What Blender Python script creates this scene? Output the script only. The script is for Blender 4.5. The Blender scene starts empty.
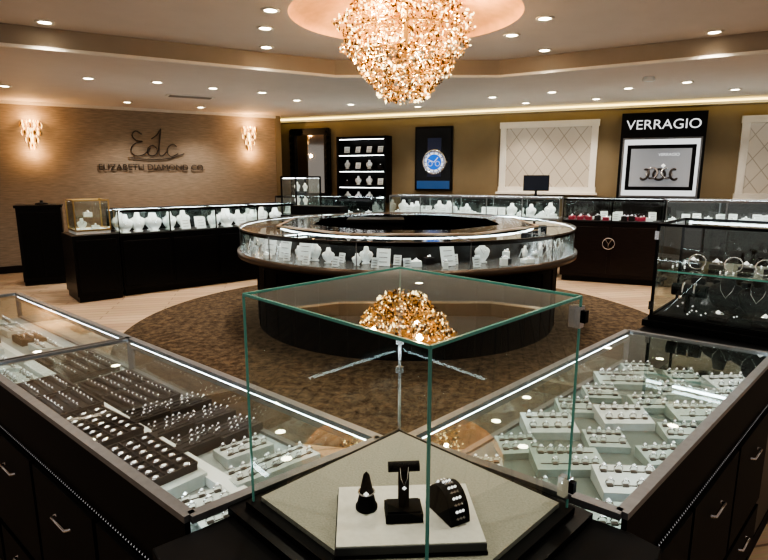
import bpy, bmesh, math, random
from mathutils import Matrix, Vector
random.seed(7)
R=math.radians
scene=bpy.context.scene
col=scene.collection

# ------------------------------------------------------------ materials
def new_mat(name):
    m=bpy.data.materials.new(name); m.use_nodes=True
    nt=m.node_tree; nt.nodes.clear()
    out=nt.nodes.new('ShaderNodeOutputMaterial')
    return m,nt,out
def pmat(name,c,rough=.5,metal=0,emis=None,es=0,noise=0,scale=30,stretch=(1,1,1),bump=0,coat=0,spec=.5):
    m,nt,out=new_mat(name)
    p=nt.nodes.new('ShaderNodeBsdfPrincipled')
    p.inputs['Base Color'].default_value=(*c,1)
    p.inputs['Roughness'].default_value=rough
    p.inputs['Metallic'].default_value=metal
    p.inputs['Specular IOR Level'].default_value=spec
    if coat: p.inputs['Coat Weight'].default_value=coat
    if emis:
        p.inputs['Emission Color'].default_value=(*emis,1); p.inputs['Emission Strength'].default_value=es
    if noise or bump:
        tc=nt.nodes.new('ShaderNodeTexCoord'); mp=nt.nodes.new('ShaderNodeMapping'); nz=nt.nodes.new('ShaderNodeTexNoise')
        mp.inputs['Scale'].default_value=stretch
        nz.inputs['Scale'].default_value=scale; nz.inputs['Detail'].default_value=4
        nt.links.new(tc.outputs['Object'],mp.inputs[0]); nt.links.new(mp.outputs[0],nz.inputs['Vector'])
        if noise:
            cr=nt.nodes.new('ShaderNodeValToRGB')
            cr.color_ramp.elements[0].position=.3; cr.color_ramp.elements[1].position=.7
            cr.color_ramp.elements[0].color=(*[x*(1-noise) for x in c],1)
            cr.color_ramp.elements[1].color=(*[min(1,x*(1+noise)) for x in c],1)
            nt.links.new(nz.outputs['Fac'],cr.inputs[0]); nt.links.new(cr.outputs[0],p.inputs['Base Color'])
        if bump:
            b=nt.nodes.new('ShaderNodeBump'); b.inputs['Strength'].default_value=bump; b.inputs['Distance'].default_value=.01
            nt.links.new(nz.outputs['Fac'],b.inputs['Height']); nt.links.new(b.outputs[0],p.inputs['Normal'])
    nt.links.new(p.outputs[0],out.inputs[0])
    return m
def emat(name,c,s):
    m,nt,out=new_mat(name)
    e=nt.nodes.new('ShaderNodeEmission'); e.inputs[0].default_value=(*c,1); e.inputs[1].default_value=s
    nt.links.new(e.outputs[0],out.inputs[0]); return m
def glassmat(name,tint=(.93,.97,.95),r0=.06,power=4.0):
    m,nt,out=new_mat(name)
    lw=nt.nodes.new('ShaderNodeLayerWeight'); lw.inputs['Blend'].default_value=.5
    pw=nt.nodes.new('ShaderNodeMath'); pw.operation='POWER'; pw.inputs[1].default_value=power
    mu=nt.nodes.new('ShaderNodeMath'); mu.operation='MULTIPLY_ADD'; mu.inputs[1].default_value=1-r0; mu.inputs[2].default_value=r0
    tr=nt.nodes.new('ShaderNodeBsdfTransparent'); tr.inputs[0].default_value=(*tint,1)
    gl=nt.nodes.new('ShaderNodeBsdfGlossy'); gl.inputs['Roughness'].default_value=0.01; gl.inputs[0].default_value=(.95,1,.98,1)
    mx=nt.nodes.new('ShaderNodeMixShader')
    nt.links.new(lw.outputs['Facing'],pw.inputs[0]); nt.links.new(pw.outputs[0],mu.inputs[0]); nt.links.new(mu.outputs[0],mx.inputs[0])
    nt.links.new(tr.outputs[0],mx.inputs[1]); nt.links.new(gl.outputs[0],mx.inputs[2]); nt.links.new(mx.outputs[0],out.inputs[0])
    return m

def plankmat():
    m,nt,out=new_mat('wood_plank_floor')
    p=nt.nodes.new('ShaderNodeBsdfPrincipled'); p.inputs['Roughness'].default_value=.35
    tc=nt.nodes.new('ShaderNodeTexCoord'); mp=nt.nodes.new('ShaderNodeMapping'); mp.inputs['Rotation'].default_value=(0,0,R(-12))
    br=nt.nodes.new('ShaderNodeTexBrick'); br.inputs['Scale'].default_value=1
    br.inputs['Color1'].default_value=(.43,.315,.22,1); br.inputs['Color2'].default_value=(.56,.43,.31,1); br.inputs['Mortar'].default_value=(.20,.14,.10,1)
    br.inputs['Mortar Size'].default_value=.007; br.inputs['Brick Width'].default_value=1.3; br.inputs['Row Height'].default_value=.13
    nz=nt.nodes.new('ShaderNodeTexNoise'); nz.inputs['Scale'].default_value=6
    mp2=nt.nodes.new('ShaderNodeMapping'); mp2.inputs['Scale'].default_value=(1,12,1)
    mx=nt.nodes.new('ShaderNodeMixRGB'); mx.blend_type='MULTIPLY'; mx.inputs[0].default_value=.4
    nt.links.new(tc.outputs['Object'],mp.inputs[0]); nt.links.new(mp.outputs[0],br.inputs['Vector'])
    nt.links.new(mp.outputs[0],mp2.inputs[0]); nt.links.new(mp2.outputs[0],nz.inputs['Vector'])
    nt.links.new(br.outputs['Color'],mx.inputs[1]); nt.links.new(nz.outputs['Color'],mx.inputs[2])
    nt.links.new(mx.outputs[0],p.inputs['Base Color']); nt.links.new(p.outputs[0],out.inputs[0]); return m
def rugmat():
    m,nt,out=new_mat('rug_weave')
    p=nt.nodes.new('ShaderNodeBsdfPrincipled'); p.inputs['Roughness'].default_value=.95
    tc=nt.nodes.new('ShaderNodeTexCoord')
    vo=nt.nodes.new('ShaderNodeTexNoise'); vo.inputs['Scale'].default_value=14; vo.inputs['Detail'].default_value=9; vo.inputs['Roughness'].default_value=.8
    cr=nt.nodes.new('ShaderNodeValToRGB'); cr.color_ramp.elements[0].position=.38; cr.color_ramp.elements[1].position=.62
    cr.color_ramp.elements[0].color=(.024,.017,.012,1); cr.color_ramp.elements[1].color=(.12,.088,.060,1)
    nt.links.new(tc.outputs['Object'],vo.inputs['Vector']); nt.links.new(vo.outputs['Fac'],cr.inputs[0]); nt.links.new(cr.outputs[0],p.inputs['Base Color'])
    p.inputs['Specular IOR Level'].default_value=.1
    nt.links.new(p.outputs[0],out.inputs[0]); return m
def blindmat():
    m,nt,out=new_mat('diamond_blind')
    p=nt.nodes.new('ShaderNodeBsdfPrincipled'); p.inputs['Roughness'].default_value=.8
    tc=nt.nodes.new('ShaderNodeTexCoord'); sp=nt.nodes.new('ShaderNodeSeparateXYZ')
    nt.links.new(tc.outputs['Object'],sp.inputs[0])
    def M(op,a,b):
        n=nt.nodes.new('ShaderNodeMath'); n.operation=op
        for i,v in enumerate((a,b)):
            if isinstance(v,(int,float)): n.inputs[i].default_value=v
            else: nt.links.new(v,n.inputs[i])
        return n.outputs[0]
    zs=M('MULTIPLY',sp.outputs[2],.75)
    a=M('PINGPONG',M('ADD',sp.outputs[0],zs),.14); b=M('PINGPONG',M('SUBTRACT',sp.outputs[0],zs),.14)
    l=M('LESS_THAN',M('MINIMUM',a,b),.009)
    mx=nt.nodes.new('ShaderNodeMixRGB'); nt.links.new(l,mx.inputs[0])
    mx.inputs[1].default_value=(.46,.41,.34,1); mx.inputs[2].default_value=(.30,.26,.21,1)
    nt.links.new(mx.outputs[0],p.inputs['Base Color']); nt.links.new(mx.outputs[0],p.inputs['Emission Color']); p.inputs['Emission Strength'].default_value=.2  # weak emission stands in for daylight coming through the blind
    nt.links.new(p.outputs[0],out.inputs[0]); return m

BLK=pmat('black_lacquer',(.006,.006,.007),.34,spec=.25)
BLKW=pmat('dark_espresso_wood',(.016,.010,.009),.35,noise=.3,scale=8,stretch=(1,1,12),spec=.3)
BLKV=pmat('black_velvet',(.006,.006,.007),.6,spec=.15)
TRAYD=pmat('dark_leather_tray',(.022,.017,.018),.55,noise=.2,scale=60,spec=.3)
ALU=pmat('brushed_aluminium',(.17,.175,.185),.40,.35,noise=.08,scale=40)
CHR=pmat('chrome',(.75,.75,.77),.15,1)
GOLD=pmat('brushed_gold',(.6,.42,.2),.3,1)
SILV=pmat('silver_jewel',(.9,.9,.92),.15,1)
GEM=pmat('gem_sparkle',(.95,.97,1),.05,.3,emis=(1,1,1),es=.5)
CREAM=pmat('cool_lit_white_leatherette',(.50,.56,.555),.6,noise=.06,scale=80)  # cool case lighting is tinted into this base colour
PADG=pmat('pale_sage_cushion',(.37,.455,.43),.65,noise=.06,scale=60)  # sage cushion, pushed cooler to imitate the case lighting
WHITE=pmat('white_display',(.76,.81,.82),.5,noise=.03,scale=30)  # white with the cool cast of case lighting put in
PADW=pmat('white_cushion',(.58,.64,.64),.6,noise=.04,scale=50)
LINEN=pmat('display_linen',(.29,.285,.245),.85,noise=.12,scale=220,bump=.2)
CASEF=pmat('case_floor_fabric',(.30,.34,.34),.8,noise=.08,scale=150)  # fabric colour also carries the cool cast of the case lights
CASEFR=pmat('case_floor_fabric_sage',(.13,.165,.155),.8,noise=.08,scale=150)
RED=pmat('red_display',(.30,.03,.06),.5,noise=.1,scale=30)
TRIM=pmat('white_trim_paint',(.72,.68,.62),.5,noise=.02,scale=10)
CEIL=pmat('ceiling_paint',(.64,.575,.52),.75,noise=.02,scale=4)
CEILS=pmat('ceiling_step_dark',(.31,.265,.225),.75,noise=.03,scale=4)  # darker tone for the step faces and vent slats
SALM=pmat('dome_salmon_plaster',(.78,.45,.25),.6,noise=.08,scale=12)
GRASS=pmat('grasscloth_wall',(.30,.245,.195),.8,noise=.28,scale=12,stretch=(.6,.6,16),bump=.3)
OLIVE=pmat('olive_wall_paint',(.26,.205,.13),.8,noise=.05,scale=3)
SIGNG=pmat('sign_grey_metal',(.07,.06,.055),.4,.5)
GLASS=glassmat('clear_glass',(.93,.97,.955),.08,3.3)
GLASSV=glassmat('cube_side_glass',(.93,.97,.955),.025,4.5)
GLASSC=glassmat('cube_glass',(.90,.96,.94),.06,2.8)
EDGE=pmat('green_glass_edge',(.08,.24,.20),.10,0,emis=(.3,.6,.5),es=.05)
LED=emat('led_strip',(.82,.93,1),16)
LEDC=emat('led_strip_cool',(.82,.93,1),12)
LEDW=emat('led_strip_warm',(.95,.97,1),9)
DLM=emat('downlight_lens',(1,.87,.62),18)
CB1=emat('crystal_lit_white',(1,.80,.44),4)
CB2=pmat('crystal_amber_glow',(.70,.42,.16),.10,.4,emis=(1,.54,.16),es=.34)  # emission paints the glow of the inner bulbs onto the crystals
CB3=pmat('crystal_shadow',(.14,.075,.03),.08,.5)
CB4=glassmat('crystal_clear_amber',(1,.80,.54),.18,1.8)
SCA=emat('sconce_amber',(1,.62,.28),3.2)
SCR=emat('lightbox_face',(.85,.86,.85),.8)
BLUE=emat('watch_dial_blue',(.04,.16,.6),.9)
PIC=pmat('poster_black',(.01,.012,.015),.2)
MIRR=pmat('mirror_silver',(.45,.42,.38),.05,1)
SCREEN=pmat('monitor_screen',(.01,.012,.02),.1)

# ------------------------------------------------------------ mesh builder
class MB:
    def __init__(s,M=None): s.v=[];s.f=[];s.mi=[];s.sm=[];s.mats=[];s.M=M or Matrix.Identity(4)
    def m(s,mat):
        if mat not in s.mats: s.mats.append(mat)
        return s.mats.index(mat)
    def add(s,vs,fs,mat,smooth=False,L=None):
        o=len(s.v); T=s.M@L if L else s.M
        s.v+= [T@Vector(p) for p in vs]; k=s.m(mat)
        for f in fs: s.f.append([o+i for i in f]); s.mi.append(k); s.sm.append(smooth)
    def box(s,x0,x1,y0,y1,z0,z1,mat,L=None):
        vs=[(x,y,z) for z in (z0,z1) for y in (y0,y1) for x in (x0,x1)]
        s.add(vs,[(0,2,3,1),(4,5,7,6),(0,1,5,4),(2,6,7,3),(0,4,6,2),(1,3,7,5)],mat,L=L)
    def cbox(s,c,d,mat,rz=0,rx=0,L=None):
        T=Matrix.Translation(c)@Matrix.Rotation(rz,4,'Z')@Matrix.Rotation(rx,4,'X')
        if L: T=L@T
        s.box(-d[0]/2,d[0]/2,-d[1]/2,d[1]/2,-d[2]/2,d[2]/2,mat,L=T)
    def quad(s,ps,mat,L=None): s.add(ps,[tuple(range(len(ps)))],mat,L=L)
    def prism(s,poly,z0,z1,mat,L=None):
        n=len(poly); vs=[(p[0],p[1],z0) for p in poly]+[(p[0],p[1],z1) for p in poly]
        fs=[tuple(range(n))[::-1],tuple(range(n,2*n))]+[(i,(i+1)%n,n+(i+1)%n,n+i) for i in range(n)]
        s.add(vs,fs,mat,L=L)
    def bar(s,p0,p1,w,h,mat,L=None):
        p0=Vector(p0);p1=Vector(p1);d=p1-p0;l=d.length;d.normalize()
        if abs(d.z)>.99: sd=Vector((1,0,0))
        else: sd=d.cross(Vector((0,0,1))).normalized()
        up=sd.cross(d)
        vs=[]
        for q in (p0,p1):
            for a,b in((-1,-1),(1,-1),(1,1),(-1,1)): vs.append(q+sd*a*w/2+up*b*h/2)
        s.add([tuple(v) for v in vs],[(0,1,2,3),(7,6,5,4),(0,4,5,1),(1,5,6,2),(2,6,7,3),(3,7,4,0)],mat,L=L)
    def tube(s,pts,r,mat,n=8,L=None):
        pts=[Vector(p) for p in pts]; vs=[];fs=[]
        for i,p in enumerate(pts):
            d=(pts[min(i+1,len(pts)-1)]-pts[max(i-1,0)]).normalized()
            a=d.cross(Vector((0,0,1)) if abs(d.z)<.9 else Vector((1,0,0))).normalized(); b=d.cross(a)
            rr=r[i] if isinstance(r,list) else r
            for k in range(n):
                t=2*math.pi*k/n; vs.append(tuple(p+a*math.cos(t)*rr+b*math.sin(t)*rr))
        for i in range(len(pts)-1):
            for k in range(n): fs.append((i*n+k,i*n+(k+1)%n,(i+1)*n+(k+1)%n,(i+1)*n+k))
        fs.append(tuple(range(n))); fs.append(tuple(range((len(pts)-1)*n,len(pts)*n))[::-1])
        s.add(vs,fs,mat,True,L=L)
    def lathe(s,prof,c,mat,n=48,smooth=True,closed=False,ph=0,L=None):
        vs=[];fs=[];k=len(prof)
        for i in range(n):
            t=2*math.pi*i/n+ph
            for r,z in prof: vs.append((c[0]+r*math.cos(t),c[1]+r*math.sin(t),c[2]+z))
        for i in range(n):
            j=(i+1)%n
            for q in range(k if closed else k-1):
                q2=(q+1)%k; fs.append((i*k+q,j*k+q,j*k+q2,i*k+q2))
        s.add(vs,fs,mat,smooth,L=L)
    def torus(s,c,Ra,r,mat,n=24,k=8,L=None,ang=2*math.pi):
        prof=[(Ra+r*math.cos(2*math.pi*i/k),r*math.sin(2*math.pi*i/k)) for i in range(k)]
        s.lathe(prof,(0,0,0),mat,n,True,True,L=(L or Matrix.Identity(4))@Matrix.Translation(c))
    def octa(s,c,r,mat,h=None,L=None):
        h=h or r
        x,y,z=c
        vs=[(x+r,y,z),(x,y+r,z),(x-r,y,z),(x,y-r,z),(x,y,z+h),(x,y,z-h)]
        s.add(vs,[(0,1,4),(1,2,4),(2,3,4),(3,0,4),(1,0,5),(2,1,5),(3,2,5),(0,3,5)],mat,L=L)
    def loft(s,secs,mat,n=12,L=None):
        vs=[];fs=[]
        for z,a,b,yo in secs:
            for k in range(n):
                t=2*math.pi*k/n; vs.append((a*math.cos(t),yo+b*math.sin(t),z))
        for i in range(len(secs)-1):
            for k in range(n): fs.append((i*n+k,i*n+(k+1)%n,(i+1)*n+(k+1)%n,(i+1)*n+k))
        fs.append(tuple(range(n))[::-1]); fs.append(tuple(range((len(secs)-1)*n,len(secs)*n)))
        s.add(vs,fs,mat,True,L=L)
    def mesh(s,name):
        me=bpy.data.meshes.new(name); me.from_pydata([tuple(v) for v in s.v],[],s.f)
        for m in s.mats: me.materials.append(m)
        me.polygons.foreach_set('material_index',s.mi); me.polygons.foreach_set('use_smooth',s.sm); me.update()
        return me
    def build(s,name,bevel=0,parent=None):
        ob=bpy.data.objects.new(name,s.mesh(name)); col.objects.link(ob)
        if bevel:
            b=ob.modifiers.new('bevel','BEVEL'); b.width=bevel; b.segments=2; b.limit_method='ANGLE'; b.angle_limit=R(50)
        if parent: ob.parent=parent
        return ob
def T(x,y,z=0,rz=0): return Matrix.Translation((x,y,z))@Matrix.Rotation(rz,4,'Z')
def empty(name,loc=(0,0,0)):
    e=bpy.data.objects.new(name,None); e.location=loc; col.objects.link(e); return e
def inst(me,name,M,parent=None):
    o=bpy.data.objects.new(name,me); o.matrix_world=M; col.objects.link(o)
    if parent: o.parent=parent
    return o

# ------------------------------------------------------------ room shell
ZS,ZT=2.85,3.05
LW0=Vector((-6.26,9.36)); LW1=Vector((-2.25,11.8)); ld=(LW1-LW0).normalized(); LA=math.atan2(ld.y,ld.x)
BW0=Vector((-2.05,12.4)); BA=math.atan2(-3.41,8.05)
LM=T(LW0.x,LW0.y,0,LA); BM=T(BW0.x,BW0.y,0,BA)     # local: x along wall, -y into room
LL=(LW1-LW0).length
b=MB(); b.quad([(-10,-4,0),(10,-4,0),(10,15,0),(-10,15,0)],plankmat()); b.build('floor')
b=MB(); b.M=LM; b.box(-4,LL,0,.15,0,3.2,GRASS)
o=b.build('wall_left')
b=MB()
e=BM@Vector((-.75,0,0)); b.bar((LW1.x+.05,LW1.y-.0,1.6),(e.x,e.y+.1,1.6),.12,3.2,OLIVE); b.build('wall_return')
b=MB(BM); b.box(-.8,13,0,.15,0,3.2,OLIVE); b.build('wall_back')
b=MB(BM); b.box(-.7,13,-.05,0,2.77,2.85,TRIM); b.box(-.7,13,-.09,0,2.81,2.85,TRIM); b.build('trim_1')
b=MB(LM); b.box(-4,LL,-.03,0,2.80,2.85,TRIM); b.build('trim_2')
b=MB(BM); b.box(-.7,13,-.02,0,0,.14,TRIM); b.build('baseboard_back')
b=MB(LM); b.box(-4,LL,-.02,0,0,.12,BLKW); b.build('baseboard_left')

# ceiling with raised tray and round recess
tray=[(-8,2.99),(-.61,7.2),(1.44,7.2),(8,3.3),(8,-3),(-8,-3)]
CC=(.19,5.3); CR=1.04
def fill(loops,z):
    bm=bmesh.new(); es=[]
    for lp in loops:
        vs=[bm.verts.new((p[0],p[1],z)) for p in lp]
        for i in range(len(vs)): es.append(bm.edges.new((vs[i],vs[(i+1)%len(vs)])))
    bmesh.ops.triangle_fill(bm,use_beauty=True,edges=es)
    bm.verts.index_update()
    r=([tuple(v.co) for v in bm.verts],[[v.index for v in f.verts] for f in bm.faces]); bm.free(); return r
b=MB()
vs,fs=fill([[(-10,-4),(10,-4),(10,15),(-10,15)],tray],ZS); b.add(vs,fs,CEIL)
circ=[(CC[0]+CR*math.cos(2*math.pi*i/64),CC[1]+CR*math.sin(2*math.pi*i/64)) for i in range(64)]
vs,fs=fill([tray,circ],ZT); b.add(vs,fs,CEIL)
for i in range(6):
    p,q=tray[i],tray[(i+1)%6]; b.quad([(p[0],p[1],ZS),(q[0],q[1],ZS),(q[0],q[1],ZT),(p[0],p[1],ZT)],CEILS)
b.lathe([(CR,0),(CR,.04),(CR-.05,.08),(CR-.3,.16),(.3,.21),(0.001,.22)],(CC[0],CC[1],ZT),SALM,64)
b.build('ceiling')
b=MB()
for i in range(6):
    p,q=tray[i],tray[(i+1)%6]
    if i in (3,4): continue
    b.bar((p[0],p[1],ZS+.005),(q[0],q[1],ZS+.005),.05,.03,TRIM)
b.build('trim_3')

# ------------------------------------------------------------ downlights
b=MB(); b.lathe([(.055,0.0),(.085,0.0),(.08,-.012),(.055,-.008)],(0,0,0),TRIM,24,closed=True)
b.lathe([(.001,-.004),(.056,-.004)],(0,0,0),DLM,24)
dlm=b.mesh('recessed_downlight')
near=[(-3.16,5.48),(-.98,5.1),(-1.15,5.69),(-1.31,6.5),(1.46,5.35),(1.30,5.96),(1.83,6.65),(3.29,5.84),(-2.2,3.6),(-.3,3.2),(1.5,3.4),(3.2,3.9),(0,1.2),(-1.6,1.6),(1.7,1.6)]
far=[(-3.73,7.29),(-2.98,7.58),(-1.42,9.36),(3.43,8.09),(3.98,7.58),(2.47,8.46),(-1.8,8.5),(.55,8.46),(1.7,9.0),(-2.4,8.09),(-.57,9.9),(-5.2,7.9),(-4.3,9.6),(-3.3,10.3),(4.9,6.9),(.6,10.2),(2.4,9.7),(3.4,9.2),(-5.4,6.2),(5.0,8.2)]
for lst,z in ((near,ZT),(far,ZS)):
    for (x,y) in lst:
        o=inst(dlm,'recessed_downlight',T(x,y,z))
        l=bpy.data.lights.new('downlight_lamp','SPOT'); l.energy=88 if z==ZT else 74; l.color=(1,.88,.74); l.spot_size=R(120); l.spot_blend=.8; l.shadow_soft_size=.06
        lo=bpy.data.objects.new('lamp',l); lo.location=(0,0,-.03); lo.parent=o; col.objects.link(lo)
b=MB(T(-3.0,8.9,ZS-.012,.5)); b.box(-.35,.35,-.1,.1,0,.012,TRIM)
for i in range(8): b.cbox((0,-.08+i*.022,-.004),(.62,.008,.012),CEILS,rx=.5)
b.build('ceiling_vent')
b=MB(); b.lathe([(.001,0),(.07,0),(.075,.02),(.06,.05)],(3.3,7.2,ZS-.05),WHITE,20); b.build('smoke_detector')

# ------------------------------------------------------------ rug
b=MB(); b.lathe([(.001,.012),(2.98,.012),(3.0,.006),(3.0,.001)],(.2,6.1,0),rugmat(),96); b.build('round_rug')

# ------------------------------------------------------------ small display pieces
def ring(b,x,y,z,L,s=1):
    Q=L@T(x,y,z)@Matrix.Rotation(R(90),4,'X')
    b.torus((0,0,0),.0085*s,.0016*s,SILV,12,5,L=Q)
    b.octa((x,y,z+.011*s),.0045*s,GEM,.004*s,L=L)
def mk_tray():
    b=MB(); I=Matrix.Identity(4)
    b.box(-.1,.1,-.1,.1,0,.018,TRAYD)
    for i in (-1,1):
        b.box(-.1,.1,i*.1-.004,i*.1+.004,0,.026,TRAYD); b.box(i*.1-.004,i*.1+.004,-.1,.1,0,.026,TRAYD)
    for r in range(4):
        y=-.072+r*.048
        b.tube([(-.092,y,.020),(.092,y,.020)],.010,TRAYD,8)
        for c in range(6): ring(b,-.078+c*.031,y,.031,I,.8)
    return b.mesh('ring_tray')
def mk_grid():
    b=MB(); I=Matrix.Identity(4)
    b.box(-.14,.14,-.09,.09,0,.016,TRAYD)
    for i in range(8): b.box(-.142+i*.04,-.138+i*.04,-.09,.09,.016,.024,TRAYD)
    for j in range(5): b.box(-.14,.14,-.092+j*.045,-.088+j*.045,.016,.024,TRAYD)
    for i in range(7):
        for j in range(4):
            b.octa((-.12+i*.04,-.068+j*.045,.020),.008,GEM,.004); b.torus((-.12+i*.04,-.068+j*.045,.018),.010,.0018,SILV,10,4)
    return b.mesh('earring_tray')
def mk_pad(mat,name,w=.18,d=.12,h=.035,rows=2,n=5,p=.85,rs=1,slot=BLKV):
    b=MB()
    L=Matrix.Identity(4)
    vs=[(-w/2,-d/2,0),(w/2,-d/2,0),(w/2,d/2,0),(-w/2,d/2,0),(-w/2,-d/2,h*.6),(w/2,-d/2,h*.6),(w/2,d/2,h),(-w/2,d/2,h)]
    b.add(vs,[(3,2,1,0),(4,5,6,7),(0,1,5,4),(1,2,6,5),(2,3,7,6),(3,0,4,7)],mat)
    for r in range(rows):
        y=-d/2+d*(r+.5)/rows; z=h*.6+h*.4*(r+.5)/rows
        b.box(-w*.42,w*.42,y-.0012,y+.0012,z-.001,z+.0022,slot)
        for c in range(n):
            x=-w*.36+w*.72*c/max(1,n-1)
            if random.random()<p:
                ring(b,x,y,z+.008,L,rs*(.95+random.random()*.3))
                b.box(x-.008,x+.008,y-.006,y+.006,z-.001,z+.0035,SIGNG)
    return b.mesh(name)
tray_me=mk_tray(); grid_me=mk_grid(); padc=mk_pad(CREAM,'cream_jewelry_pad',.15,.11,.035,2,4,.8,1.1); padg=mk_pad(PADG,'sage_jewelry_pad',.125,.09,.035,2,4,.85,1.1,SIGNG); padw=mk_pad(PADW,'white_jewelry_pad',.17,.115,.045,2,4,.8,1.2,SIGNG)
padl=mk_pad(PADG,'long_jewelry_pad',.20,.10,.04,2,6,.8,1.2,SIGNG)
padd=mk_pad(TRAYD,'dark_jewelry_pad',.15,.115,.035,3,6,.8,.8)

def bust(b,L,h,mat=WHITE):
    b.loft([(0,.26*h,.16*h,0),(.05*h,.26*h,.16*h,0),(.08*h,.16*h,.10*h,.02*h),(.3*h,.34*h,.11*h,0),(.55*h,.42*h,.12*h,.02*h),(.68*h,.34*h,.11*h,.04*h),(.76*h,.17*h,.09*h,.05*h),(h,.12*h,.08*h,.06*h)],mat,12,L=L)
    b.tube([(-.15*h,-.02*h,.74*h),(-.12*h,-.09*h,.6*h),(0,-.12*h,.42*h),(.12*h,-.09*h,.6*h),(.15*h,-.02*h,.74*h)],.012*h,SILV,5,L=L)
def card(b,L,w,h,mat=WHITE):
    b.cbox((0,0,h/2),(w,.006,h),mat,rx=-.25,L=L); b.cbox((0,.035,h*.4),(.01,.006,h*.8),mat,rx=.35,L=L)
    for k in range(3): b.cbox((0,-.004-(.5-(.25+k*.25))*h*.25-.002,h*(.25+k*.25)),(w*.6,.003,.004),SIGNG,L=L)
def block(b,L,w,h,mat=WHITE):
    b.box(-w/2,w/2,-w*.4,w*.4,0,h,mat,L=L); b.torus((0,0,h+.012),.02,.004,SILV,12,5,L=L); b.octa((0,-.015,h+.02),.012,GEM,L=L)
def filldisp(b,M,x0,x1,y,z,step,kinds,sc=1):
    x=x0
    while x<x1:
        L=M@T(x,y+random.uniform(-.05,.05),z,random.uniform(-.25,.25)); k=random.choice(kinds)
        if k=='bust': bust(b,L,.2*sc*random.uniform(.85,1.1))
        elif k=='card': card(b,L,.11*sc,.13*sc)
        elif k=='red': block(b,L,.09*sc,.05*sc,RED)
        elif k=='dark': block(b,L,.09*sc,.07*sc,TRAYD)
        else: block(b,L,.1*sc,random.uniform(.03,.08)*sc)
        x+=step*random.uniform(.85,1.15)

def glassbox(b,x0,x1,y0,y1,z0,z1,fr,L=None,mat=GLASS,top=True,fw=.016):
    for ps in ([(x0,y0,z0),(x1,y0,z0),(x1,y0,z1),(x0,y0,z1)],[(x0,y1,z0),(x1,y1,z0),(x1,y1,z1),(x0,y1,z1)],
               [(x0,y0,z0),(x0,y1,z0),(x0,y1,z1),(x0,y0,z1)],[(x1,y0,z0),(x1,y1,z0),(x1,y1,z1),(x1,y0,z1)]): b.quad(ps,mat,L=L)
    if top: b.quad([(x0,y0,z1),(x1,y0,z1),(x1,y1,z1),(x0,y1,z1)],mat,L=L)
    for z in (z0,z1):
        for p,q in (((x0,y0),(x1,y0)),((x1,y0),(x1,y1)),((x1,y1),(x0,y1)),((x0,y1),(x0,y0))): b.bar((p[0],p[1],z),(q[0],q[1],z),fw,fw,fr,L=L)
    for x in (x0,x1):
        for y in (y0,y1): b.bar((x,y,z0),(x,y,z1),fw,fw,fr,L=L)

# ------------------------------------------------------------ wall counters
def counter(name,M,x0,x1,yf,yb,zb,zt,base,fr,nsec,kinds,sc=1,step=.2,shelf=WHITE,led=LED,rows=1):
    b=MB(M)
    b.box(x0+.03,x1-.03,yf+.06,yb,0,.09,BLK)
    b.box(x0,x1,yf,yb,.09,zb-.02,base)
    b.box(x0-.01,x1+.01,yf-.012,yb,zb-.02,zb,fr)
    w=(x1-x0)/nsec
    for i in range(nsec):
        b.box(x0+i*w+.03,x0+(i+1)*w-.03,yf-.012,yf,.15,zb-.08,base)
    b.box(x0+.01,x1-.01,yf+.01,yb-.01,zb,zb+.008,shelf)
    b.box(x0,x1,yb-.03,yb,zb,zt-.005,base)
    for i in range(nsec):
        glassbox(b,x0+i*w+.003,x0+(i+1)*w-.003,yf+.01,yb-.035,zb+.008,zt,fr,fw=.012)
    b.box(x0+.02,x1-.02,yf+.020,yf+.036,zt-.020,zt-.010,led)
    b.box(x0+.02,x1-.02,yf+.008,yf+.018,zt-.026,zt-.004,fr)
    b.box(x0+.02,x1-.02,yb-.06,yb-.045,zt-.022,zt-.01,led)
    o=b.build(name,.003)
    d=MB(M)
    for r in range(rows):
        filldisp(d,Matrix.Identity(4),x0+.12,x1-.1,yf+(yb-yf)*(r+1)/(rows+1.3),zb+.01,step,kinds,sc)
    d.build('jewelry_displays',0,o)
    return o
CM=T(-4.0,7.05,0,R(40))
counter('display_counter',CM,.56,3.3,0,.62,.85,1.18,BLK,BLKV,4,['bust','bust','bust','card'],1.28,.22,rows=2,shelf=TRAYD)
b=MB(CM); b.box(-.0,.53,-.02,.66,.0,.08,BLK); b.box(-.02,.54,-.04,.66,.08,.88,BLK); b.box(.02,.50,-.052,-.04,.13,.82,BLK); b.build('black_cabinet',.004)
b=MB(CM@T(.06,.1,.882)); b.box(0,.42,0,.45,0,.05,WHITE); glassbox(b,0,.42,0,.45,.05,.44,GOLD,fw=.018); b.box(.03,.39,.03,.42,.22,.226,GLASS)
bust(b,T(.12,.2,.05),.15); block(b,T(.27,.15,.05),.09,.05); block(b,T(.2,.2,.226),.1,.05)
b.box(.02,.40,.40,.42,.42,.43,LEDW); b.build('glass_display_case')
b=MB(T(-5.42,8.15,0,R(28))); b.box(0,.56,0,.45,0,.06,BLK); b.box(-.01,.57,-.01,.46,.06,1.17,BLK); b.box(-.03,.59,-.03,.48,1.17,1.21,BLK)
b.box(.03,.27,-.02,-.01,.12,1.1,BLKV); b.box(.29,.53,-.02,-.01,.12,1.1,BLKV)
b.build('black_cabinet',.004)
b=MB(T(-5.2,8.42,1.212)); b.lathe([(.001,0),(.09,0),(.08,.02),(.02,.03),(.02,.06)],(0,0,0),BLKV,20); b.build('ring_stand')

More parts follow.
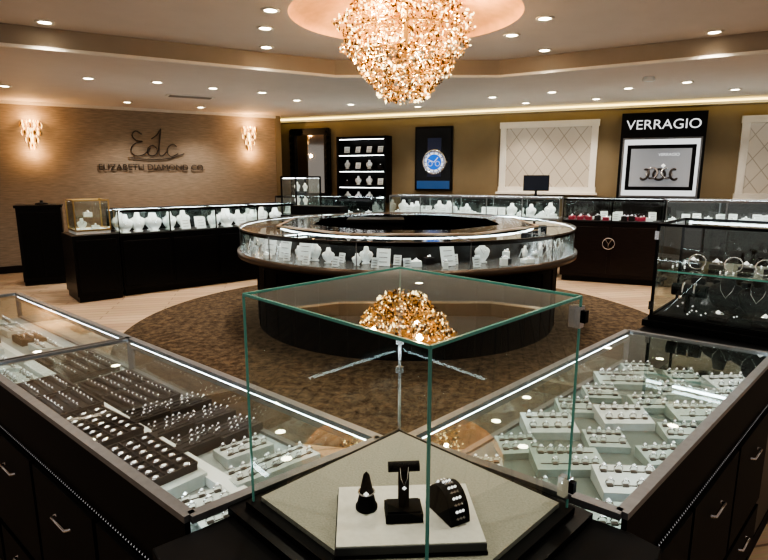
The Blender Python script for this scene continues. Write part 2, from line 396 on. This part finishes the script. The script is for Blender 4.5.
counter('display_counter',BM,2.9,5.85,-1.35,-.75,.95,1.29,BLK,ALU,5,['card','bust','block'],1.1,.17,rows=2,shelf=CREAM)
YB=counter('display_counter',BM,5.93,7.35,-1.57,-.95,.95,1.29,BLKW,BLKV,2,['red','block','red','dark','card'],1.0,.12,rows=2,shelf=TRAYD)
counter('display_counter',BM,7.37,10.4,-1.57,-.95,.95,1.29,BLKW,ALU,4,['block','card'],1.0,.15,rows=2)
counter('display_counter',BM,.9,2.85,-2.0,-1.4,.95,1.27,BLK,BLKV,3,['block','card','dark'],1.0,.2)
b=MB(BM@T(6.62,-1.59,.62)@Matrix.Rotation(R(90),4,'X')); b.torus((0,0,0),.085,.008,CHR,32,8)
for a,l in ((55,.08),(125,.08),(270,.06)): b.bar((0,-.01,0),(l*math.cos(R(a)),l*math.sin(R(a)),0),.014,.01,CHR)
b.build('round_emblem',0,YB)
b=MB(BM@T(1.7,-3.0)); b.box(0,1.1,0,.5,0,.08,BLK); b.box(0,1.1,0,.5,.08,.98,BLKV); b.box(-.02,1.12,-.02,.52,.98,1.02,BLK)
for i in range(2): b.box(.04+i*.54,.50+i*.54,-.012,0,.14,.92,BLK)
b.box(.1,1.0,.1,.4,1.02,1.16,BLKV)
b.build('black_counter',.004)

b=MB(CM@T(3.36,.06)); b.box(0,.5,0,.5,0,.9,BLK); b.box(-.01,.51,-.01,.51,.9,.93,BLKV)
glassbox(b,.01,.49,.01,.49,.93,1.62,BLKV,fw=.02)
for z in (1.15,1.38): b.box(.03,.47,.03,.47,z,z+.006,GLASS)
for z in (.93,1.156,1.386):
    bust(b,T(.15,.2,z),.15); bust(b,T(.34,.25,z),.13)
b.box(.03,.47,.44,.46,1.59,1.6,LEDW)
b.build('display_tower')

# ------------------------------------------------------------ round island
IC=(.25,6.4)
b=MB(T(IC[0],IC[1]))
b.lathe([(1.70,.014),(1.70,.70),(1.76,.79),(1.86,.82)],(0,0,0),BLKV,96)
for i in range(36):
    a=R(10*i); b.bar((1.702*math.cos(a),1.702*math.sin(a),.03),(1.702*math.cos(a),1.702*math.sin(a),.70),.010,.010,BLK)
b.lathe([(1.86,.79),(1.90,.80),(1.905,.85),(1.88,.865)],(0,0,0),pmat('bronze_trim',(.09,.065,.048),.35,.6),96)
b.lathe([(1.32,.862),(1.88,.862)],(0,0,0),pmat('island_shelf',(.07,.07,.07),.2),96)
b.lathe([(1.87,.865),(1.87,1.095)],(0,0,0),GLASS,96)
b.lathe([(1.30,1.10),(1.87,1.10)],(0,0,0),GLASS,96)
b.lathe([(1.862,1.092),(1.878,1.092),(1.878,1.106),(1.862,1.106)],(0,0,0),pmat('island_dark_rim',(.05,.045,.04),.3,.5),96,closed=True)
b.lathe([(1.425,1.078),(1.44,1.078),(1.44,1.092),(1.425,1.092)],(0,0,0),LEDC,96,closed=True)
b.lathe([(1.850,1.080),(1.857,1.080),(1.857,1.087),(1.850,1.087)],(0,0,0),LEDC,96,closed=True)
b.lathe([(1.859,1.066),(1.866,1.066),(1.866,1.094),(1.859,1.094)],(0,0,0),BLKV,96,closed=True)
b.lathe([(1.42,.0),(1.42,1.1)],(0,0,0),pmat('island_back_panel',(.03,.028,.027),.2),96)
b.lathe([(1.50,1.104),(1.50,1.122),(1.10,1.122),(1.10,1.07),(1.16,1.06),(1.16,.02)],(0,0,0),pmat('black_gloss_top',(.006,.006,.007),.12,spec=.5),8,smooth=False,ph=R(22.5))
b.lathe([(1.505,1.108),(1.505,1.126),(1.47,1.126),(1.47,1.123)],(0,0,0),pmat('wood_edge',(.26,.20,.14),.4),8,smooth=False,ph=R(22.5))
for i in range(12):
    a=R(15+30*i); b.bar((1.865*math.cos(a),1.865*math.sin(a),.865),(1.865*math.cos(a),1.865*math.sin(a),1.1),.010,.010,ALU)
    b.bar((1.50*math.cos(a),1.50*math.sin(a),1.102),(1.865*math.cos(a),1.865*math.sin(a),1.102),.010,.006,ALU)
isl=b.build('round_display_island')
d=MB()
N=110
for i in range(N):
    a=2*math.pi*i/N+random.uniform(-.015,.015); r=(1.56,1.77,1.66)[i%3]+random.uniform(-.03,.03)
    L=T(IC[0]+r*math.cos(a),IC[1]+r*math.sin(a),.863,a+R(90)+random.uniform(-.35,.35))
    k=random.random()
    if r>1.70: k=max(k,.68)
    if k<.30: card(d,L,random.uniform(.10,.17),random.uniform(.14,.20))
    elif k<.60: bust(d,L,random.uniform(.11,.20))
    elif k<.78: card(d,L,.07,.09)
    else: block(d,L,random.uniform(.04,.11),random.uniform(.02,.09),random.choice([WHITE,WHITE,TRAYD]))
d.build('jewelry_displays',0,isl)
b=MB(T(IC[0]-.35,IC[1]+.25)); b.box(-.32,.32,-.2,.2,.014,1.10,BLKV); b.box(-.34,.34,-.22,.22,1.10,1.14,BLK); b.box(-.28,.28,-.215,-.2,.1,1.0,BLK); b.build('service_desk',.004)

# ------------------------------------------------------------ foreground showcases
ZC=.95; ZF=.80
def showcase(name,A,B,D,floorm,z=ZC):
    A,B,D=Vector(A),Vector(B),Vector(D); C=B+(D-A)
    b=MB()
    b.prism([tuple(p) for p in (A,D,C,B)],.08,ZF-.01,BLKV)
    cen=(A+B+C+D)/4
    b.prism([tuple(cen+(p-cen)*.93) for p in (A,D,C,B)],0,.08,BLKV)
    b.prism([tuple(cen+(p-cen)*.985) for p in (A,D,C,B)],ZF-.01,ZF,floorm)
    P=lambda p,zz:(p.x,p.y,zz)
    b.quad([P(A,z-.004),P(B,z-.004),P(C,z-.004),P(D,z-.004)],GLASS)
    b.quad([P(A,ZF),P(B,ZF),P(B,z),P(A,z)],GLASS)
    u=(B-A).normalized(); w=(D-A).normalized()
    b.bar(P(D+w*.006,(ZF-.01+z-.014)/2),P(C+w*.006,(ZF-.01+z-.014)/2),.012,z-.014-ZF+.01,BLKV)
    b.quad([P(A,ZF),P(D,ZF),P(D,z),P(A,z)],GLASS); b.quad([P(B,ZF),P(C,ZF),P(C,z),P(B,z)],GLASS)
    for p,r,wd in ((A,B,.026),(D,C,.026),(A,D,.026),(B,C,.024)):
        b.bar(P(p,z-.006),P(r,z-.006),wd,.016,ALU)
    b.bar(P(A,ZF),P(B,ZF),.02,.02,ALU)
    for p in (A,B): b.bar(P(p,ZF),P(p,z),.018,.018,ALU)
    i0=A+w*.010+u*.03; i1=B+w*.010-u*.03
    b.bar(P(i0,z-.020),P(i1,z-.020),.008,.007,LEDC)
    b.bar(P(i0+w*.009,z-.024),P(i1+w*.009,z-.024),.003,.020,ALU)
    b.bar(P(i0-w*.007,z-.024),P(i1-w*.007,z-.024),.003,.020,ALU)
    i0=D-w*.018+u*.03; i1=C-w*.018-u*.03
    b.bar(P(i0,z-.020),P(i1,z-.020),.008,.008,LEDC)
    n=3; L=(C-D).length
    for i in range(n):
        p=D+u*(L*i/n+.012)+w*.010; r=D+u*(L*(i+1)/n-.012)+w*.010
        b.bar(P(p,.53),P(r,.53),.014,.40,BLKV); b.bar(P(p,.20),P(r,.20),.014,.20,BLKV)
        m=(p+r)/2+w*.020
        for hz in (.62,.24):
            b.tube([P(m-u*.055-w*.014,hz),P(m-u*.05,hz),P(m+u*.05,hz),P(m+u*.055-w*.014,hz)],.005,CHR,8)
    nb=int(L/.014)
    for i in range(nb):
        p=D+u*(.006+i*.014)+w*.014; b.octa(P(p,.765),.0045,CHR)
    for i in range(n):
        p=A+u*(L*i/n+.02)-w*.005; r=A+u*(L*(i+1)/n-.02)-w*.005
        b.bar(P(p,.43),P(r,.43),.012,.60,BLK)
    ob=b.build(name)
    ang=math.atan2(u.y,u.x)
    def pos(s,t,rz=0,z=ZF+.001):
        p=A+(B-A)*s+(D-A)*t; return T(p.x,p.y,z,ang+rz)
    return pos,ob
posL,oL=showcase('glass_showcase',(-.01,1.385),(-1.11,2.315),(-.407,1.04),CASEF)
dl=(Vector((-1.11,2.315))-Vector((-.01,1.385)))
B1=Vector((-1.11,2.315))+dl.normalized()*.01
posL2,oL2=showcase('glass_showcase',tuple(B1),tuple(B1+dl),tuple(B1+Vector((-.397,-.345))),CASEF)
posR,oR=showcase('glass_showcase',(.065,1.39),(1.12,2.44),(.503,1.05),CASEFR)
for pos,ob in ((posL,oL),(posL2,oL2)):
    b=MB(); p0=pos(.02,.545,z=0).translation; p1=pos(.98,.545,z=0).translation
    b.bar((p0.x,p0.y,ZF+.015),(p1.x,p1.y,ZF+.015),.045,.028,WHITE)  # white bar imitates a bright reflection running along the case
    p0=pos(.22,.765,z=0).translation; p1=pos(.97,.765,z=0).translation
    b.bar((p0.x,p0.y,ZF+.02),(p1.x,p1.y,ZF+.02),.20,.036,CREAM)
    b.build('riser_reflection_strip',0,ob)
zr=ZF+.039
def put(me,name,M,par): inst(me,name,M,par)
put(padw,'jewelry_pad',posL(.145,.76,R(75)),oL)
put(padw,'jewelry_pad',posL(.055,.70,R(75)),oL)
put(padc,'jewelry_pad',posL(.08,.26,R(90)),oL)
put(grid_me,'earring_tray',posL(.34,.765,0,zr),oL)
put(grid_me,'earring_tray',posL(.56,.765,R(3),zr+.003),oL); put(tray_me,'ring_tray',posL(.745,.765,0,zr),oL); put(tray_me,'ring_tray',posL(.90,.765,0,zr),oL)
for s,t in ((.19,.16),(.19,.38),(.29,.26)): put(padc,'jewelry_pad',posL(s,t,R(80)),oL)
for s in (.395,.50,.605): put(padd,'jewelry_pad',posL(s,.14,R(90)),oL); put(padd,'jewelry_pad',posL(s,.39,R(90)),oL)
for s in (.735,.885): put(tray_me,'ring_tray',posL(s,.27,R(2)),oL)
for s in (.08,.24,.4,.56,.72,.88):
    put(random.choice([padd,tray_me,padc]),'jewelry_pad',posL2(s,.27),oL2); put(tray_me if s>.5 else padw,'jewelry_pad',posL2(s,.74,0,zr if s>.3 else ZF+.001),oL2)
for s,t,me in ((.12,.2,padg),(.10,.5,padg),(.09,.80,padl),(.25,.2,padg),(.25,.48,padl),(.24,.80,padw),(.38,.2,padw),(.39,.52,padg),(.39,.82,padg),
               (.52,.18,padg),(.53,.47,padw),(.53,.80,padg),(.65,.2,padg),(.66,.5,padg),(.66,.80,padl),(.78,.2,padl),(.79,.54,padg),(.80,.82,padg),(.90,.2,padg),(.91,.5,padg),(.92,.80,padw)):
    put(me,'jewelry_pad',posR(s,t,R(-45+random.choice([-4,0,5]))),oR)

deck=[(-.02,1.35),(-.41,1.01),(-.46,.97),(-.20,.62),(.28,.60),(.55,.97),(.51,1.02),(.06,1.36)]
b=MB(); b.prism([(x*.96+.002,y*.97+.03) for x,y in deck],0,.08,BLKV); b.prism(deck,.08,.925,BLKV); b.build('corner_counter',.004)

# ------------------------------------------------------------ glass display cube
GC=Vector((.053,1.068)); GM=T(GC.x,GC.y,0,R(45))
hx,hy=.229,.245; z0,z1=.957,1.415
b=MB(GM)
b.box(-hx-.04,hx+.04,-hy-.04,hy+.04,.9255,.943,BLK)
b.box(-hx-.012,hx+.012,-hy-.012,hy+.012,.943,.957,BLKV)
b.box(-hx+.012,hx-.012,-hy+.012,hy-.012,.957,.968,LINEN)
def edges(b,x0,x1,y0,y1,z0,z1,w,mat):
    c=[(x0,y0),(x1,y0),(x1,y1),(x0,y1)]
    for i in range(4):
        p,q=c[i],c[(i+1)%4]
        b.bar((*p,z1),(*q,z1),w,w,mat)
        b.bar((*p,z0),(*p,z1-w/2),w*.8,w*.8,mat)
for ps in ([(-hx,-hy),(hx,-hy)],[(hx,-hy),(hx,hy)],[(hx,hy),(-hx,hy)],[(-hx,hy),(-hx,-hy)]):
    (a,c),(d_,e_)=ps; b.quad([(a,c,z0),(d_,e_,z0),(d_,e_,z1),(a,c,z1)],GLASSV)
b.quad([(-hx,-hy,z1),(hx,-hy,z1),(hx,hy,z1),(-hx,hy,z1)],GLASSC)
edges(b,-hx,hx,-hy,hy,z0,z1,.005,EDGE)
for z in (1.375,1.005):
    b.box(hx-.012,hx+.006,-hy-.006,-hy+.018,z-.022,z+.022,CHR); b.box(hx-.002,hx+.012,-hy-.012,-hy+.004,z-.012,z+.012,BLKV)
b.bar((hx-.004,hy-.004,.957),(hx-.004,hy-.004,1.33),.006,.006,CHR)
for z in (1.30,1.22,1.14): b.box(hx-.012,hx+.003,hy-.012,hy+.003,z-.009,z+.009,CHR)
b.build('glass_display_cube')
BMx=T(.045,.985,.9685,R(3))
b=MB(BMx); b.box(-.14,.14,-.10,.10,0,.006,BLKV); b.box(-.138,.138,-.098,.098,.006,.022,pmat('board_edge_grey',(.06,.06,.06),.5)); b.box(-.137,.137,-.097,.097,.022,.025,pmat('board_top_white',(.58,.57,.54),.6,noise=.05,scale=90)); b.build('jewelry_display_board',.001)
zb=.9685+.0255
b=MB(T(-.035,1.0,zb)); b.lathe([(.001,0),(.022,0),(.022,.006),(.019,.010),(.006,.072),(.001,.078)],(0,0,0),BLKV,24)
b.torus((0,0,.035),.0155,.0022,SILV,24,6); b.octa((0,-.018,.040),.006,GEM); b.build('ring_cone')
b=MB(T(.038,.975,zb,R(4))); b.box(-.036,.036,-.026,.026,0,.018,BLKV); b.box(-.032,.032,-.022,.022,.018,.022,BLKV)
b.box(-.010,.010,-.007,.007,.022,.100,BLKV); b.tube([(-.03,0,.104),(.03,0,.104)],.010,BLKV,14)
b.tube([(-.008,-.010,.108),(-.006,-.012,.085),(0,-.0125,.07),(.006,-.012,.085),(.008,-.010,.108)],.0010,SILV,5); b.octa((0,-.014,.066),.005,GEM); b.build('necklace_stand',.002)
b=MB(T(.125,.985,zb,R(-62)))
prof=[(.045*math.cos(R(a)),.062*math.sin(R(a))) for a in range(0,181,12)]
vs=[];fs=[];n=len(prof)
for y in (-.022,.022):
    for p in prof: vs.append((p[0],y,p[1]))
for i in range(n-1): fs.append((i,i+1,n+i+1,n+i))
fs.append(tuple(range(n))[::-1]); fs.append(tuple(range(n,2*n))); fs.append((0,n,2*n-1,n-1)); b.add(vs,fs,BLKV)
for i in range(1,n-1):
    for yy in (-.007,.0,.007): b.octa((prof[i][0]*1.04,yy,prof[i][1]*1.04),.0040,SILV if i%2 else GEM)
b.build('bracelet_ramp')

# ------------------------------------------------------------ right glass box on counter
d2=Vector((.709,.705)); p2=Vector((.79,-.613))
A=Vector((1.14,2.462)); deck2=[A,A+p2*.555,A+p2*.555+d2*1.3,A+d2*1.3]
b=MB(); b.prism([tuple(p) for p in deck2],.08,.928,BLK); b.prism([tuple(p*.995) for p in deck2],0,.08,BLKV); b.build('black_counter')
RM=T(1.30,2.60,.93,math.atan2(-.66,.75))
b=MB(RM); b.box(-.03,.58,-.03,.50,0,.03,BLK); b.box(-.01,.56,-.01,.48,.03,.05,BLKV)
glassbox(b,0,.55,0,.47,.05,.49,BLKV,mat=GLASS,fw=.012); b.box(.04,.51,.02,.45,.27,.276,GLASS)
b.box(.03,.52,.44,.455,.47,.48,LEDC)
b.box(.01,.54,.0,.006,.269,.277,EDGE)
for z in (.10,.44): b.box(-.012,.006,-.012,.012,z-.02,z+.02,CHR)
b.box(.02,.53,.02,.45,.05,.055,BLKV)
b.box(.06,.50,.30,.42,.055,.16,CHR); b.box(.05,.51,.29,.43,.16,.17,TRAYD)
RB=b.build('glass_display_case')
b=MB(RM@T(0,0,.056))
b.tube([(.12,.15,.0),(.12,.15,.10)],.012,BLKV,10); b.tube([(.05,.15,.11),(.20,.15,.11)],.03,BLKV,14)
for xx in(.10,.15): b.torus((0,0,0),.033,.005,SILV,20,6,L=T(xx,.15,.11)@Matrix.Rotation(R(90),4,'Y'))
bust(b,T(.40,.18,0),.20,TRAYD); block(b,T(.27,.08,0),.08,.02,TRAYD); bust(b,T(.27,.22,0),.20,TRAYD); block(b,T(.45,.09,0),.09,.03,TRAYD)
for xx in (.12,.22,.34,.44): block(b,T(xx,.36,.115),.06,.03,TRAYD); block(b,T(xx,.2,.222),.06,.02,TRAYD)
for xx in (.15,.30,.42): b.torus((0,0,0),.036,.003,SILV,24,6,L=T(xx,.12,.258)@Matrix.Rotation(R(70),4,'X'))
for k in range(60): b.octa((random.uniform(.04,.5),random.uniform(.05,.42),random.choice([.003,.224])),.005,GEM)
b.build('jewelry_stands',0,RB)

# ------------------------------------------------------------ chandelier
b=MB(T(CC[0],CC[1]))
b.lathe([(.001,3.26),(.12,3.26),(.11,3.23),(.03,3.21),(.03,2.7),(.001,2.7)],(0,0,0),GOLD,24)
def crad(z):
    pts=[(2.31,.16),(2.38,.24),(2.50,.35),(2.64,.46),(2.80,.57),(2.90,.61),(3.02,.60),(3.14,.50),(3.24,.42)]
    for i in range(len(pts)-1):
        if pts[i][0]<=z<=pts[i+1][0]:
            t=(z-pts[i][0])/(pts[i+1][0]-pts[i][0]); return pts[i][1]*(1-t)+pts[i+1][1]*t
    return .07
for z in (2.38,2.55,2.72,2.9,3.08,3.2):
    b.torus((0,0,z),crad(z)*.85,.006,GOLD,40,6)
    for k in range(6):
        a=k*math.pi/3+z; r=crad(z)*.85; b.tube([(0,0,z+.05),(r*math.cos(a),r*math.sin(a),z)],.004,GOLD,5)
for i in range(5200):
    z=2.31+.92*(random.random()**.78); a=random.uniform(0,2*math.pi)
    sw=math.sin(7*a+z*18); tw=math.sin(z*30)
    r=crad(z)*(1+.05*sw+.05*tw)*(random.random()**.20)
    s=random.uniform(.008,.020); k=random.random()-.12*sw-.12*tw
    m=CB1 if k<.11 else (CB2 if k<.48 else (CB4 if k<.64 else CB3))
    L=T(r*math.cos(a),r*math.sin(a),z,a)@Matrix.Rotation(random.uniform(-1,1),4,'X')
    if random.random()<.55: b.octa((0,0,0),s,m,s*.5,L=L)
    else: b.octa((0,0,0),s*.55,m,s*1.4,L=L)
ch=b.build('crystal_chandelier')
for k in range(6):
    a=k*math.pi/3; r=.30 if k%2 else .46
    l=bpy.data.lights.new('chandelier_lamp','POINT'); l.energy=12 if k%2 else 20; l.color=(1,.70,.40); l.shadow_soft_size=.03
    o=bpy.data.objects.new('chandelier_lamp',l); o.location=(CC[0]+r*math.cos(a),CC[1]+r*math.sin(a),2.7 if k%2 else 3.02); col.objects.link(o); o.parent=ch

# ------------------------------------------------------------ sconces
for x,z in ((.38,2.30),(4.12,2.36)):
    M=LM@T(x,0,z); b=MB(M)
    b.box(-.04,.04,-.02,0,-.22,.10,GOLD)
    for tier,(w,hh) in enumerate(((.15,.17),(.13,.05),(.09,-.07),(.045,-.18))):
        for k in range(9):
            a=math.pi*k/8; px=w*math.cos(a); py=-.03-w*.65*math.sin(a)
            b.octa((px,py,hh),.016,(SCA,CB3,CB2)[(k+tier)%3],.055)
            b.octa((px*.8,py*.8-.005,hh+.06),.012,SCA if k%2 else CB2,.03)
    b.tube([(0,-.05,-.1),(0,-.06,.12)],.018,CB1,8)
    for s in (-1,1): b.tube([(0,-.03,-.15),(s*.07,-.08,-.05),(s*.13,-.09,.1),(s*.15,-.07,.20)],.006,GOLD,6)
    o=b.build('crystal_wall_sconce')
    for dz,e in ((.24,9),(-.26,7)):
        l=bpy.data.lights.new('sconce_lamp','POINT'); l.energy=e; l.color=(1,.58,.26); l.shadow_soft_size=.03
        lo=bpy.data.objects.new('lamp',l); lo.location=M@Vector((0,-.16,dz)); col.objects.link(lo); lo.parent=o

# ------------------------------------------------------------ signs
def text(s,size,M,mat,parent,ext=.01,sx=1):
    c=bpy.data.curves.new('letters','FONT'); c.body=s; c.size=size; c.extrude=ext; c.align_x='CENTER'; c.align_y='CENTER'; c.materials.append(mat)
    o=bpy.data.objects.new('letters',c); col.objects.link(o); o.parent=parent
    o.matrix_world=M@Matrix.Rotation(R(90),4,'X')@Matrix.Diagonal((sx,1,1,1)); return o
es=empty('logo_wall_sign')
text('ELIZABETH DIAMOND CO.',.148,LM@T(2.27,-.03,1.79),SIGNG,es,.008,1.05)
strokes=[
 [(-.30,.30),(-.42,.36),(-.50,.28),(-.42,.18),(-.30,.17),(-.46,.12),(-.55,0),(-.47,-.10),(-.30,-.08),(-.15,.05)],
 [(-.02,.04),(-.10,.10),(-.20,.04),(-.20,-.07),(-.10,-.10),(-.01,-.02),(.06,.22),(.09,.42),(.05,.2),(.02,-.05),(.08,-.10),(.18,-.02)],
 [(.40,.08),(.33,.13),(.22,.07),(.20,-.05),(.28,-.11),(.42,-.05)],
 [(-.62,-.14),(-.2,-.17),(.2,-.15),(.55,-.05)],[(.09,.42),(.0,.30),(-.12,.22)]]
def cr(ps,n=6):
    out=[];P=[Vector(p) for p in ps];P=[P[0]]+P+[P[-1]]
    for i in range(1,len(P)-2):
        for k in range(n):
            t=k/n; out.append(.5*((2*P[i])+(-P[i-1]+P[i+1])*t+(2*P[i-1]-5*P[i]+4*P[i+1]-P[i+2])*t*t+(-P[i-1]+3*P[i]-3*P[i+1]+P[i+2])*t**3))
    out.append(P[-2]); return out
b=MB(LM@T(2.36,-.03,2.10))
for st in strokes: b.tube([(p.x*.85,0,p.y*.95) for p in cr(st)],.010,SIGNG,6)
b.build('script_monogram',0,es)

b=MB(BM); x0,x1=6.67,7.93
b.box(x0,x1,-.25,-.02,0,2.66,BLK); b.box(x0+.04,x1-.04,-.27,-.25,1.28,2.26,ALU); b.box(x0+.07,x1-.07,-.276,-.27,1.31,2.23,SCR)
b.box(x0+.12,x1-.12,-.30,-.276,1.40,2.14,BLKV); b.box(x0+.18,x1-.18,-.304,-.30,1.46,2.08,pmat('lightbox_photo',(.24,.25,.27),.4,emis=(.4,.42,.45),es=.25))
cx=(x0+x1)/2
for i in range(5):
    L=T(cx-.22+.11*i,-.32,1.66+.02*(i%2))@Matrix.Rotation(R(70+10*(i%3)),4,'X')@Matrix.Rotation(R(20*(i-2)),4,'Y'); b.torus((0,0,0),.085,.020,(SIGNG,CHR)[i%2],28,6,L=L)
b.octa((cx+.05,-.33,1.80),.035,GEM)
sg=b.build('jewelry_brand_display')
text('VERRAGIO',.215,BM@T(cx,-.265,2.46),SCR,sg,.012,1.08)
text('VERRAGIO',.065,BM@T(cx+.12,-.31,1.98),SCR,sg,.003,1.0)

b=MB(BM@T(3.30,0,0)); b.box(-.38,.38,-.05,0,1.35,2.58,BLK); b.box(-.35,.35,-.054,-.05,1.38,2.55,PIC)
W=T(.02,-.062,1.90)@Matrix.Rotation(R(90),4,'X')
SB=pmat('watch_strap_black',(.02,.022,.03),.4,emis=(.02,.03,.08),es=.3)
b.box(-.12,.16,-.058,-.054,1.62,2.36,SB)
b.box(-.34,.34,-.056,-.053,1.38,1.54,pmat('poster_sky_blue',(.02,.06,.15),.4,emis=(.04,.14,.42),es=.2))
b.lathe([(.001,0),(.20,0)],(0,0,0),BLUE,40,L=W); b.torus((0,0,0),.22,.026,SILV,40,8,L=W); b.lathe([(.15,.003),(.19,.003)],(0,0,0),SCR,40,L=W)
for k in range(12):
    a=k*math.pi/6; b.bar((.155*math.cos(a),.155*math.sin(a),.006),(.19*math.cos(a),.19*math.sin(a),.006),.014,.004,SB,L=W)
b.bar((0,0,.006),(.08,.09,.006),.012,.004,SCR,L=W); b.bar((0,0,.006),(-.12,.05,.006),.01,.004,SCR,L=W); b.octa((.25,0,0),.03,SILV,L=W)
for cxx in (-.1,.09): b.torus((cxx*.8,-.03,.004),.045,.004,SCR,20,5,L=W)
b.build('watch_poster')

b=MB(BM@T(.52,0,0)); b.box(-.36,.36,-.03,0,1.25,2.5,MIRR)
for r,w in ((.40,.10),(.46,.05)):
    hz=.62+ (r-.36)
    for p,q in (((-r,1.88-hz),(r,1.88-hz)),((r,1.88-hz),(r,1.88+hz)),((r,1.88+hz),(-r,1.88+hz)),((-r,1.88+hz),(-r,1.88-hz))):
        b.bar((p[0],-.05,p[1]),(q[0],-.05,q[1]),.07,w,BLK)
for k in range(9):
    for sx_ in (-.44,.44): b.octa((sx_,-.09,1.3+k*.145),.05,BLK,.06)
b.build('framed_mirror')
b=MB(BM@T(1.29,0,0)); w=1.11
b.box(0,w,-.03,0,1.1,2.42,BLK)
for x in (0,w-.04): b.box(x,x+.04,-.3,-.03,1.1,2.42,BLK)
for z in (1.1,1.42,1.74,2.06,2.38):
    b.box(0,w,-.3,-.03,z,z+.035,BLK)
    if z<2.3: b.box(.06,w-.06,-.29,-.28,z+.295,z+.302,LEDW)
for z in (1.135,1.455,1.775,2.095):
    for k in range(4):
        L=T(.18+k*.25,-.17,z,random.uniform(-.2,.2)); random.choice([lambda:bust(b,L,.18),lambda:block(b,L,.1,.07,TRAYD),lambda:card(b,L,.12,.13)])()
b.build('lit_display_shelves')

BL=blindmat(); WF=pmat('window_frame_white',(.80,.77,.71),.5,noise=.02,scale=10)
def window(n,x0,x1,z0,z1):
    M=BM@T((x0+x1)/2,0,(z0+z1)/2); hw=(x1-x0)/2; hh=(z1-z0)/2; b=MB()
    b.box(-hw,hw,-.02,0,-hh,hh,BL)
    for s in (-1,1):
        b.box(s*hw-.055,s*hw+.055,-.06,0,-hh-.05,hh+.05,WF); b.box(-hw-.07,hw+.07,-.07,0,s*hh-.055,s*hh+.055,WF)
    b.box(-hw-.1,hw+.1,-.12,0,-hh-.08,-hh-.04,WF)
    o=b.build(n); o.matrix_world=M
window('window_1',4.66,6.25,1.38,2.55)
window('window_2',8.50,9.9,1.30,2.52)

b=MB(BM@T(5.42,-.98,1.298,R(6))); b.box(-.10,.10,-.07,.07,0,.012,BLK); b.box(-.02,.02,-.01,.01,.012,.14,BLK); b.box(-.21,.21,-.02,.01,.09,.35,BLK); b.box(-.195,.195,-.022,-.02,.105,.335,SCREEN); b.build('computer_monitor')

b=MB(BM); b.box(-.5,12.5,-.16,-.13,2.80,2.83,emat('cove_led_yellow',(1,.74,.25),3.0)); b.build('cove_light_strip')

w=bpy.data.worlds.new('world'); scene.world=w; w.use_nodes=True
w.node_tree.nodes['Background'].inputs[0].default_value=(1,.96,.93,1); w.node_tree.nodes['Background'].inputs[1].default_value=.38
try:
    scene.view_settings.look='AgX - High Contrast'
except Exception: pass
scene.view_settings.exposure=.32

cam=bpy.data.cameras.new('camera'); cam.lens=550/768*36; cam.sensor_width=36; cam.clip_start=.01
co=bpy.data.objects.new('camera',cam); co.location=(0,0,1.65); co.rotation_euler=(R(90-10.8),0,0); col.objects.link(co); scene.camera=co
